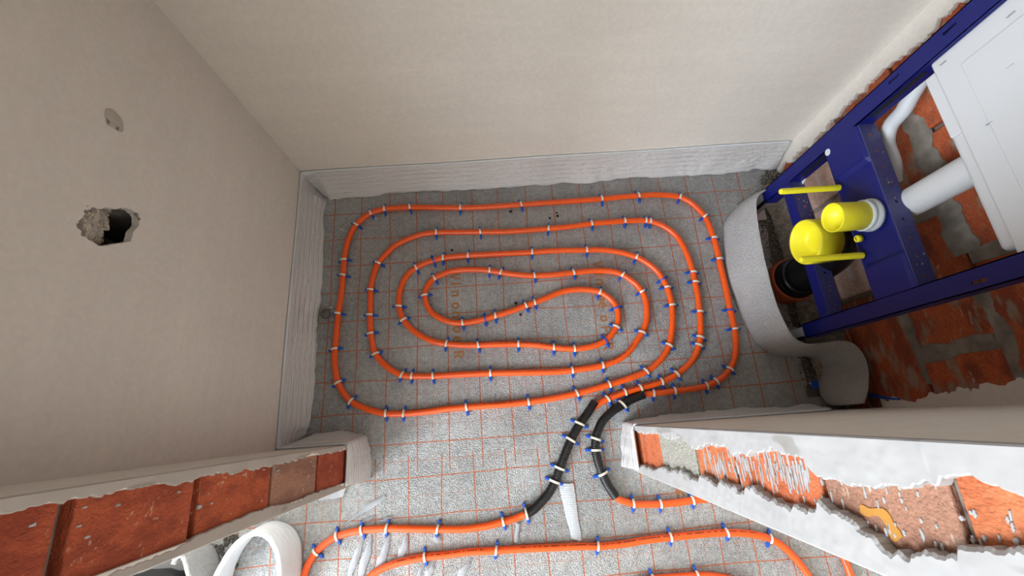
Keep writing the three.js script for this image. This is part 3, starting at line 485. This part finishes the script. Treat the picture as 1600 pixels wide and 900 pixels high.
// ---------------------------------------------------------------- edge strips of foam with a film skirt
function wallPath(pts) {             // pts: [x, z] corners; the room lies to the side given by the normal rule (turn of the direction)
  const out = [], cum = [0]; for (let i = 1; i < pts.length; i++) cum.push(cum[i - 1] + Math.hypot(pts[i][0] - pts[i - 1][0], pts[i][1] - pts[i - 1][1]));
  const L = cum[cum.length - 1];
  const at = (s) => { s = clamp(s, 0, L); let i = 1; while (i < pts.length - 1 && cum[i] < s) i++; const t = (s - cum[i - 1]) / (cum[i] - cum[i - 1]), a = pts[i - 1], b = pts[i], l = cum[i] - cum[i - 1]; return { x: a[0] + (b[0] - a[0]) * t, z: a[1] + (b[1] - a[1]) * t, nx: (b[1] - a[1]) / l, nz: -(b[0] - a[0]) / l }; };
  const soft = (s, w) => { const p = at(s); let nx = 0, nz = 0, n = 0; for (let k = -4; k <= 4; k++) { const q = at(s + k / 4 * w); nx += q.nx; nz += q.nz; n++; } return { x: p.x, z: p.z, nx: nx / n, nz: nz / n }; };
  return { L, at: soft };
}
function edgeStrip(label, pts, sgn, h, off, wrapFrom, offWrap) {
  const w = wallPath(pts), o = thing('edge_strip', label, 'foam strip', V3(pts[0][0], 0, pts[0][1]));
  const nu = Math.round(w.L / 0.012);
  part('foam_band', shell((u, v) => { const p = w.at(u * w.L, 0.012), d = 0.0042; return V3(p.x + sgn * p.nx * d, v * (h + 0.003 + 0.002 * Math.sin(u * w.L * 9)), p.z + sgn * p.nz * d); }, nu, 4, 0.008, w.L * 3, 0.3), M.whiteFoam, o);
  part('film_skirt', shell((u, v) => {
    const s = u * w.L, p = w.at(s, 0.055), wr = sstep(wrapFrom - 0.03, wrapFrom + 0.03, s), m = off + (offWrap - off) * wr;
    const wave = (fbm(s * 7, 3, 3) - 0.5) * 0.022 + (vnoise(s * 30, v * 3) - 0.5) * 0.006, k = 1 - v, y = h * (0.985 * v) + 0.002;
    const d = 0.0088 + (m - 0.0088 + wave * k) * (wr > 0.5 ? Math.pow(k, 0.7) : Math.pow(k, 1.25)) + 0.004 * (vnoise(s * 60, v * 9) - 0.5) * k;
    return V3(p.x + sgn * p.nx * d, y, p.z + sgn * p.nz * d);
  }, nu * 2, 14, 0.0012, w.L * 2.2, 0.5), M.film, o, 'wrinkled clear film skirt');
  return o;
}
edgeStrip('foam edge strip with film skirt along the two plastered walls and round a stub', [[XR - 0.02, ZB], [XL, ZB], [XL, LZ0], [LJ, LZ0], [LJ, LZ1 - 0.004]], 1, 0.115, 0.046, 1.70 + 0.9 + 0.05, 0.040);
edgeStrip('foam edge strip with film along the foot of the white splashed wall stub', [[0.93, RZ0], [RJ, RZ0], [RJ, RZ1 - 0.006]], -1, 0.10, 0.022, 0.5, 0.022);
// free standing strip in front of the frame
function looseStrip(name, label, bottom, top, h, t, mat, bulge = 0, cat = 'foam strip') {
  const b = curve(bottom.map((p) => fl(p[0], p[1], 0.002))), c = curve(top.map((p) => fl(p[0], p[1], h))), L = b.getLength();
  const B = b.getSpacedPoints(160), C = c.getSpacedPoints(160);
  const pick = (A, u) => { const f = u * 160, i = Math.min(159, Math.floor(f)); return A[i].clone().lerp(A[i + 1], f - i); };
  const g = shell((u, v) => { const p = pick(B, u).lerp(pick(C, u), v), q = pick(B, Math.min(1, u + 0.01)).sub(pick(B, Math.max(0, u - 0.01))).normalize(); const d = bulge * Math.sin(Math.PI * v) + 0.003 * (fbm(u * 14, v * 3, 2) - 0.5); return p.add(V3(q.z * d, 0, -q.x * d)); }, 110, 12, t, L * 3, 0.45);
  return solo(name, g, mat, label, cat);
}
looseStrip('foam_strip', 'loose grey white foam strip standing on edge in front of the blue frame', [[1153, 324], [1140, 336], [1132, 350], [1131, 368], [1136, 427], [1149, 467], [1163, 502], [1183, 536], [1205, 552], [1235, 557], [1262, 557], [1277, 566], [1281, 582], [1279, 600], [1284, 620], [1292, 632]], [[1197, 296], [1186, 305], [1182, 316], [1183, 338], [1200, 427], [1213, 473], [1228, 508], [1242, 529], [1262, 538], [1285, 536], [1310, 533], [1333, 537], [1348, 552], [1356, 575], [1357, 605], [1350, 630]], 0.15, 0.005, M.foam, -0.008);
// curled strips lying by the dark stub in the hall
looseStrip('foam_strip', 'white foam strip bent into a loop beside the dark brick stub', [[470, 930], [470, 880], [467, 845], [452, 823], [430, 817], [408, 824], [388, 843], [372, 868], [362, 895], [356, 925]], [[436, 948], [436, 898], [431, 860], [416, 838], [398, 834], [378, 842], [358, 864], [343, 888], [330, 915], [322, 945]], 0.11, 0.012, M.whiteFoam);
looseStrip('foam_strip', 'grey white foam strip end bent behind the looped strip', [[340, 935], [342, 900], [340, 872], [332, 855], [316, 849], [302, 855]], [[302, 950], [298, 915], [290, 882], [284, 868], [276, 870], [270, 882]], 0.12, 0.012, M.foam);
// film pieces
function filmPiece(name, label, outline, h, ridge, mat) {      // outline: four pixel corners
  const q = outline.map((p) => fl(p[0], p[1], 0.004)), edge = 0.0015;
  const g = shell((u, v) => { const p = q[0].clone().lerp(q[1], u).lerp(q[3].clone().lerp(q[2], u), v); p.x += edge * (fbm(v * 7, 2, 3) - 0.5) * Math.abs(2 * u - 1) * 2; p.z += edge * (fbm(u * 7, 5, 3) - 0.5) * Math.abs(2 * v - 1) * 2; p.y = 0.0035 + h * ridge(u, v); return p; }, 60, 60, 0.0004, 2, 2);
  return solo(name, g, mat, label, 'film');
}
M.whiteFilm = phy({ color: '#f2f5fa', bumpMap: filmBump, bumpScale: 0.004, roughness: 0.45, transmission: 0.22, thickness: 0, ior: 1.45 });
filmPiece('film_strip', 'narrow white film strip under the black sleeve', [[872, 756], [896, 755], [909, 845], [893, 842]], 0.005, (u, v) => Math.sin(u * 3.14) * (0.5 + 0.5 * vnoise(v * 6, 2)), M.whiteFilm);
M.creaseHighlightFilm = phy({ color: '#f4f7fb', bumpMap: filmBump, bumpScale: 0.004, roughness: 0.4, transmission: 0.62, thickness: 0, ior: 1.4 });  // clear film whitened so its colour carries the highlights along the creases
for (const [a, b, w0, w1, cl] of [[[533, 822], [602, 776], 0.002, 0.011, 0], [[556, 822], [586, 805], 0.002, 0.005, 0], [[588, 816], [613, 807], 0.002, 0.006, 0], [[546, 905], [567, 836], 0.011, 0.006, 1], [[562, 905], [580, 838], 0.012, 0.008, 1], [[590, 893], [608, 836], 0.013, 0.007, 1], [[625, 872], [636, 836], 0.013, 0.008, 1], [[652, 905], [664, 878], 0.007, 0.004, 1], [[668, 905], [677, 878], 0.012, 0.005, 1], [[678, 846], [688, 837], 0.012, 0.007, 1], [[717, 905], [735, 872], 0.013, 0.004, 1]]) {
  const p = fl(...a, 0.003), q = fl(...b, 0.003), d = q.clone().sub(p), n = V3(-d.z, 0, d.x).normalize();
  solo('film_fold', shell((u, v) => p.clone().lerp(q, u).addScaledVector(n, (v - 0.5) * 2 * (w0 + (w1 - w0) * u) * (0.35 + 0.65 * Math.sin(Math.PI * (0.04 + 0.92 * u))) * (0.8 + 0.5 * vnoise(u * 7 + w0 * 900, v * 2)) + 0.005 * (vnoise(u * 4 + w1 * 700, 2) - 0.5)).add(V3(0, 0.005 * Math.sin(Math.PI * v) * Math.sin(Math.PI * u), 0)), 24, 8, 0.0004, 1, 0.4), M.creaseHighlightFilm, cl ? 'fold of clear film with painted white highlight between the two hall pipe runs' : 'long fold of clear film with painted white highlight beside the brick stub end', 'film', cl ? 'film folds between the hall pipes' : 'film folds beside the stub end');
}
filmPiece('film_scrap', 'small white film scrap beside the black sleeve end', [[806, 818], [813, 818], [810, 846], [803, 848]], 0.004, (u, v) => Math.sin(u * 3.14), M.whiteFilm);
filmPiece('film_flap', 'white film flap lying under the dark brick stub end', [[500, 770], [548, 752], [536, 776], [500, 782]], 0.012, (u, v) => 0.5 + 0.5 * vnoise(u * 3, v * 3), M.whiteFilm);

// ---------------------------------------------------------------- blue installation frame with cistern
const FZ = [-0.674, -0.177], FXF = 0.89;
const frame = thing('toilet_frame', 'blue steel wall frame carrying a white cistern and yellow pipe plugs', 'toilet frame', V3(0.91, 0, -0.425));
{
  // posts: open channels with slots in the face
  const post = (z0, z1, y0, inner) => {
    const s = new THREE.Shape([[z0, y0], [z1, y0], [z1, 1.16], [z0, 1.16]].map((a) => new THREE.Vector2(...a))), zm = (z0 + z1) / 2 - inner * 0.006;
    for (const y of [0.62, 0.745, 0.87, 0.99]) { const h = new THREE.Path(); h.moveTo(zm - 0.003, y); h.lineTo(zm + 0.003, y); h.lineTo(zm + 0.003, y + 0.026); h.lineTo(zm - 0.003, y + 0.026); s.holes.push(h); }
    const g = new THREE.ExtrudeGeometry(s, { depth: 0.0025, bevelEnabled: false }), p = g.attributes.position; for (let i = 0; i < p.count; i++) p.setXYZ(i, FXF + p.getZ(i), p.getY(i), p.getX(i)); g.computeVertexNormals();
    const o = part('post', [worldUV(g), wbox(FXF, FXF + 0.04, y0, 1.16, z0, z0 + 0.0025), wbox(FXF, FXF + 0.04, y0, 1.16, z1 - 0.0025, z1)], M.blueSteel, frame);
    const zi = inner > 0 ? z1 + 0.0004 : z0 - 0.0004;
    for (const [a, b] of [[0.29, 0.395], [0.545, 0.68]]) part('slot', box(FXF + 0.010, FXF + 0.022, a, b, zi - 0.0006, zi + 0.0006), M.dark, o);  // near-black strips laid on the steel, painting the shade inside long openings
    return o;
  };
  post(-0.674, -0.630, 0.12, 1); post(-0.213, -0.170, 0.133, -1);
  part('top_bar', wbox(FXF, FXF + 0.04, 1.12, 1.16, -0.63, -0.213), M.blueSteel, frame);
  for (const [z0, z1, y] of [[-0.668, -0.638, 0.14], [-0.207, -0.176, 0.15]]) {
    const f = part('foot', rbox(FXF + 0.004, FXF + 0.036, 0.012, y, z0, z1, 0.003), M.greyPlastic, frame, 'pale grey adjustable foot');
    part('foot_plate', rbox(FXF - 0.03, FXF + 0.07, 0.002, 0.012, z0 - 0.02, z1 + 0.02, 0.003), M.zinc, f);
    part('screw', cyl(V3(FXF - 0.004, 0.012, (z0 + z1) / 2 + 0.02), V3(FXF - 0.004, 0.13, (z0 + z1) / 2 + 0.02), 0.006), M.black, f, 'black threaded rod');
  }
  // flanges with holes: plate in (x, z)
  const flange = (x0, x1, y, z0, z1, holes, r) => {
    const s = new THREE.Shape([[x0, z0], [x1, z0], [x1, z1], [x0, z1]].map((a) => new THREE.Vector2(...a)));
    for (const [x, z] of holes) { const h = new THREE.Path(); h.absarc(x, z, r, 0, Math.PI * 2, true); s.holes.push(h); }
    const g = new THREE.ExtrudeGeometry(s, { depth: 0.0025, bevelEnabled: false, curveSegments: 6 }), p = g.attributes.position; for (let i = 0; i < p.count; i++) p.setXYZ(i, p.getX(i), y - p.getZ(i), p.getY(i));
    const ar = p.array; for (let i = 0; i < p.count; i += 3) for (let c = 0; c < 3; c++) { const a = (i + 1) * 3 + c, b = (i + 2) * 3 + c, t = ar[a]; ar[a] = ar[b]; ar[b] = t; }
    return worldUV(g);
  };
  const za = -0.632, zb = -0.212, span = (n, a, b) => Array.from({ length: n }, (_, i) => a + (b - a) * i / (n - 1));
  const fl1 = span(9, -0.60, -0.235).map((z) => [FXF + 0.026, z]), fl2 = span(8, -0.6, -0.23).filter((z) => Math.abs(z + 0.42) > 0.05).map((z) => [FXF + 0.024, z]);
  const rod = M.blueSteel;
  const low = part('lower_crossbar', rbox(FXF - 0.001, FXF + 0.003, 0.215, 0.252, za, zb, 0.0015), rod, frame);
  part('flange', flange(FXF, FXF + 0.043, 0.252, za, zb, fl2, 0.004), M.dustSheenSteel, low, 'dusty perforated flange with painted sheen');
  // wide plate: face with a drawn-in middle, rounded fold and perforated flange
  const sec = [[FXF + 0.004, 0.402], [FXF, 0.408], [FXF, 0.505], [FXF + 0.003, 0.512], [FXF + 0.009, 0.515]];
  const plateFace = shell((u, v) => {
    const z = za + (zb - za) * u, f = v * (sec.length - 1), i = Math.min(sec.length - 2, Math.floor(f)), t = f - i;
    const dent = 0.010 * sstep(-0.545, -0.53, z) * sstep(-0.29, -0.305, z) * sstep(0.0, 0.2, v) * sstep(1, 0.8, v);
    return V3(sec[i][0] + (sec[i + 1][0] - sec[i][0]) * t + dent, sec[i][1] + (sec[i + 1][1] - sec[i][1]) * t, z);
  }, 84, 20, 0.0025);
  const wide = part('wide_crossbar', worldUV(plateFace), rod, frame);
  part('flange', flange(FXF + 0.004, FXF + 0.048, 0.5165, za, zb, fl1, 0.0042), M.dustSheenSteel, wide, 'dusty perforated flange with painted sheen');
  // drops of plaster on the steel
  const sp = []; for (let i = 0; i < 18; i++) { const g = new THREE.IcosahedronGeometry(rr(0.0010, 0.0026), 1); g.scale(1, 0.5, 1); const up = i < 9; g.translate(rr(FXF + 0.012, FXF + 0.042), up ? 0.517 : 0.2525, rr(za + 0.02, zb - 0.02)); sp.push(g); }
  part('plaster_specks', sp, M.whitePlaster, wide).userData.kind = 'stuff';
  part('cover_cap', cyl(onX(1293, 238, FXF - 0.002), onX(1293, 238, FXF - 0.002).add(V3(0.003, 0, 0)), 0.009), M.white, wide, 'round white cap');
  { const c = onX(1340, 373, FXF - 0.004); part('tag', lathe([[0, 0.004], [0.007, 0.004], [0.009, 0.002], [0.009, -0.008], [0, -0.008]], c, V3(-1, 0, 0), 24), M.yellow, wide, 'small round yellow tag'); part('tag_mark', rbox(c.x - 0.0052, c.x - 0.0038, c.y - 0.001, c.y + 0.001, c.z - 0.005, c.z + 0.005, 0.0005), std({ color: '#c0481c' }), wide); }
  // white paper label behind the post
  const pl = [[1243, 281], [1259, 264], [1269, 270], [1260, 288]].map((p) => onX(p[0], p[1], FXF + 0.05));
  part('paper_label', shell((u, v) => pl[0].clone().lerp(pl[1], u).lerp(pl[3].clone().lerp(pl[2], u), v).add(V3(-0.012 * Math.sin(v * 2), 0, 0)), 8, 8, 0.0008), M.white, frame, 'curled white paper label');
  // yellow sleeved studs
  for (const z of [-0.516, -0.326]) { part('stud', lathe([[0, 0.158], [0.0055, 0.158], [0.0072, 0.156], [0.0080, 0.15], [0.0080, 0.001], [0, 0.001]], V3(FXF, 0.413, z), V3(-1, 0, 0), 20), M.yellow, frame, 'yellow sleeved mounting stud'); }
  // flush connection with its yellow plug
  const fo = V3(FXF, 0.466, -0.409), X = V3(-1, 0, 0);
  part('flush_collar', lathe([[0.030, -0.006], [0.040, -0.006], [0.040, 0.002], [0.036, 0.006], [0.036, 0.010], [0.038, 0.013], [0.038, 0.018], [0.034, 0.020], [0.030, 0.020]], fo, X), M.greyPlastic, frame, 'pale grey ribbed collar');
  part('flush_plug', lathe([[0, 0.062], [0.024, 0.062], [0.031, 0.088], [0.034, 0.092], [0.0355, 0.089], [0.034, 0.02], [0, 0.02]], fo, X, 48), M.yellow, frame, 'smaller yellow plug');
  // drain bend with its yellow plug
  const dz = -0.404, dy = 0.326, dir = V3(-1, 0, 0);
  const bend = curve([V3(0.955, 0.02, -0.375), V3(0.955, 0.16, -0.379), V3(0.952, 0.22, -0.384), V3(0.942, 0.275, -0.392), V3(0.915, 0.315, -0.400), V3(0.885, 0.326, dz), V3(0.87, dy, dz)]);
  const bendPart = part('drain_bend', new THREE.TubeGeometry(bend, 50, 0.052, 32, false), M.black, frame, 'black plastic drain bend');
  const od = V3(0.90, dy, dz);
  part('drain_collar', lathe([[0.052, -0.02], [0.058, -0.02], [0.060, -0.012], [0.0555, -0.008], [0.0555, 0.0], [0.060, 0.003], [0.061, 0.012], [0.056, 0.016], [0.052, 0.018]], od, dir, 40), M.black, bendPart, 'ribbed black collar');
  part('drain_plug', lathe([[0, 0.040], [0.030, 0.040], [0.036, 0.043], [0.040, 0.050], [0.052, 0.074], [0.056, 0.078], [0.0605, 0.076], [0.0615, 0.070], [0.060, 0.014], [0, 0.014]], od, dir, 56), M.yellow, frame, 'larger yellow plug');
  // clamp strap holding the bend
  part('pipe_clamp', [rbox(FXF + 0.02, FXF + 0.05, 0.20, 0.23, -0.46, -0.31, 0.003)], M.black, low);
  // flush pipe, hose, cistern
  part('flush_pipe', [lathe([[0, -0.03], [0.024, -0.03], [0.032, -0.02], [0.033, 0], [0.033, 0.26], [0, 0.26]], V3(0.962, 0.485, -0.418), V3(0, 1, 0), 32)], M.white, frame, 'white flush pipe');
  part('supply_hose', tube([onX(1397, 285, 0.985), onX(1396, 255, 0.98), onX(1386, 222, 0.975), onX(1392, 196, 0.97), onX(1412, 172, 0.965), onX(1424, 150, 0.963), onX(1440, 124, 0.96), onX(1462, 95, 0.955), onX(1500, 55, 0.955)], 0.0165, 0.008, 18), M.white, frame, 'white insulated hose');
  const cis = part('cistern', [rbox(0.912, 1.04, 0.665, 1.12, -0.60, -0.228, 0.012, 3), rbox(0.898, 0.915, 0.697, 1.12, -0.632, -0.206, 0.007, 3)], M.white, frame, 'white plastic cistern');
  part('cistern_panel', [rbox(0.8945, 0.90, 0.745, 1.08, -0.585, -0.250, 0.0025, 2)], M.white, cis);
  part('cistern_lip', [rbox(0.905, 0.935, 0.672, 0.70, -0.615, -0.47, 0.004, 2)], M.white, cis);
  const sl = []; for (const [y, z] of [[0.715, -0.612], [0.74, -0.45], [0.80, -0.52], [0.83, -0.60], [0.86, -0.54]]) sl.push(rbox(0.8938, 0.8985, y, y + 0.012, z, z + 0.0009, 0.0003));
  part('moulding_marks', sl, std({ color: '#a9abac' }), cis);
}
// orange drain pipe rising from the floor
{
  const o = thing('drain_pipe', 'orange drain pipe socket rising from the floor under the black bend', 'pipe', V3(0.955, 0, -0.375)), Y = V3(0, 1, 0);
  part('socket', lathe([[0.055, -0.05], [0.068, -0.05], [0.068, 0.03], [0.072, 0.036], [0.073, 0.062], [0.070, 0.066], [0.062, 0.066], [0.060, 0.03], [0.055, -0.02]], V3(0.955, 0.004, -0.375), Y, 44), M.terracotta, o);
  part('seal_ring', lathe([[0.053, 0.03], [0.066, 0.03], [0.067, 0.075], [0.064, 0.082], [0.060, 0.084], [0.064, 0.09], [0.064, 0.098], [0.059, 0.104], [0.053, 0.104]], V3(0.955, 0.004, -0.375), Y, 44), M.black, o, 'black rubber seal');
}
// grit heaped in the corner behind the frame and under it
{
  const g0 = new THREE.IcosahedronGeometry(1, 0), im = new THREE.InstancedMesh(g0, M.stone, 900), m = new THREE.Matrix4(), q = new THREE.Quaternion(), col = new THREE.Color();
  const a = fl(1203, 284);
  for (let i = 0; i < 900; i++) {
    const heap = i < 260; let x, y, z;
    if (heap) { const r = Math.sqrt(rnd()) * 0.055, t = rnd() * 6.28; x = a.x + 0.015 + r * Math.cos(t); z = a.z - 0.005 + r * Math.sin(t) * 0.8; y = 0.018 * (1 - r / 0.055) * rnd(); }
    else { x = rr(0.935, 1.03); z = rr(-0.68, -0.03); y = 0.002 * rnd(); if (Math.hypot(x - 0.955, z + 0.375) < 0.08) x = 1.035; }
    const s = rr(0.002, heap ? 0.005 : 0.0042); q.setFromEuler(new THREE.Euler(rnd() * 6, rnd() * 6, rnd() * 6)); m.compose(V3(x, y + s * 0.6, z), q, V3(s, s * rr(0.6, 1), s)); im.setMatrixAt(i, m);
    const k = rr(0.35, 1.25); im.setColorAt(i, col.setRGB(k, k * 0.98, k * 0.92));
  }
  im.name = 'grit'; im.castShadow = im.receiveShadow = true; im.userData = { label: 'grey grit and beads scattered under the blue frame', category: 'grit', kind: 'stuff' }; scene.add(im);
}
// loose bits
{
  const p = fl(509, 491, 0.012); const g = new THREE.IcosahedronGeometry(0.017, 3); { const a = g.attributes.position; for (let i = 0; i < a.count; i++) { const k = 1 + 0.12 * (vnoise(a.getX(i) * 120 + 5, a.getZ(i) * 120 + a.getY(i) * 80) - 0.5); a.setXYZ(i, a.getX(i) * k, a.getY(i) * k * 0.8, a.getZ(i) * k); } g.computeVertexNormals(); }
  g.translate(p.x, 0.0132, p.z); solo('pebble', g, std({ color: '#5b5650', roughness: 0.6 }), 'round grey pebble at the film skirt beside the coiled pipe', 'pebble');
  const crumbLabel = 'small dark crumb on the film between the pipe turns';
  for (const [x, y, s] of [[798, 331, 5], [859, 341, 4], [871, 338, 4.5], [870, 333, 3], [806, 474, 5], [813, 492, 4], [706, 391, 4]]) {
    const c = fl(x, y), k = s * 0.0011, q = new THREE.IcosahedronGeometry(k, 1); { const a = q.attributes.position; for (let i = 0; i < a.count; i++) { const w = 0.75 + 0.5 * hash(Math.round(a.getX(i) * 1e5), Math.round((a.getY(i) + a.getZ(i) * 3) * 1e5)); a.setXYZ(i, a.getX(i) * w, a.getY(i) * w * 0.6, a.getZ(i) * w); } q.computeVertexNormals(); }
    q.translate(c.x, k * 0.5, c.z); solo('crumb', q, std({ color: '#2a2018', roughness: 0.9 }), crumbLabel, 'crumb', 'dark crumbs on the film');
  }
  const whiteLabel = 'white foam crumb on the film by the spiral corner';
  for (const [x, y] of [[535, 360], [587, 342], [518, 481]]) { const c = fl(x, y), q = rbox(c.x - 0.005, c.x + 0.005, 0.0015, 0.006, c.z - 0.002, c.z + 0.002, 0.001); solo('foam_crumb', q, M.white, whiteLabel, 'crumb', 'white foam crumbs'); }
  // blue strips by the doorway corner
  const b1 = fl(1272, 601); solo('blue_strip', rbox(b1.x - 0.012, b1.x + 0.014, 0.001, 0.006, b1.z - 0.012, b1.z + 0.012, 0.002), M.clipBlue, 'short blue plastic strip under the curled foam end', 'plastic strip');
  const a = onX(1356, 614, XR - 0.012), b = onX(1408, 622, XR - 0.012);
  solo('blue_strip', shell((u, v) => V3(XR - 0.012 + 0.004 * Math.sin(u * 7), a.y + (b.y - a.y) * u - 0.01 + 0.004 * Math.sin(u * 20), a.z + (b.z - a.z) * u + 0.010 * v * (1 - 0.5 * u)), 16, 4, 0.002), M.clipBlue, 'blue plastic strip stuck to the foot of the brick wall', 'plastic strip');
  // dark pipe insulation and rubble beside the curls
  const d = fl(262, 905, 0.05); const dk = new THREE.SphereGeometry(0.1, 24, 16); { const p2 = dk.attributes.position; for (let i = 0; i < p2.count; i++) { const k = 1 + 0.3 * (fbm(p2.getX(i) * 20 + 5, p2.getY(i) * 20 + p2.getZ(i) * 13, 3) - 0.5); p2.setXYZ(i, p2.getX(i) * k * 1.4, p2.getY(i) * k * 0.6, p2.getZ(i) * k * 0.8); } dk.computeVertexNormals(); } dk.translate(d.x - 0.03, 0.06, d.z + 0.05);
  solo('plastic_bag', dk, M.dark, 'crumpled black plastic bag behind the dark brick stub', 'bag');
  const gr = []; for (let i = 0; i < 40; i++) { const c = fl(rr(338, 372), rr(825, 885)), q = new THREE.IcosahedronGeometry(rr(0.003, 0.009), 0); q.scale(1, 0.7, 1); q.rotateY(rr(0, 3)); q.translate(c.x, 0.004, c.z); gr.push(q); }
  const rb = solo('rubble', gr, std({ color: '#4b4740', roughness: 0.9 }), 'dark rubble beside the looped foam strip', 'rubble'); rb.userData.kind = 'stuff';
}
renderer.render(scene, camera);
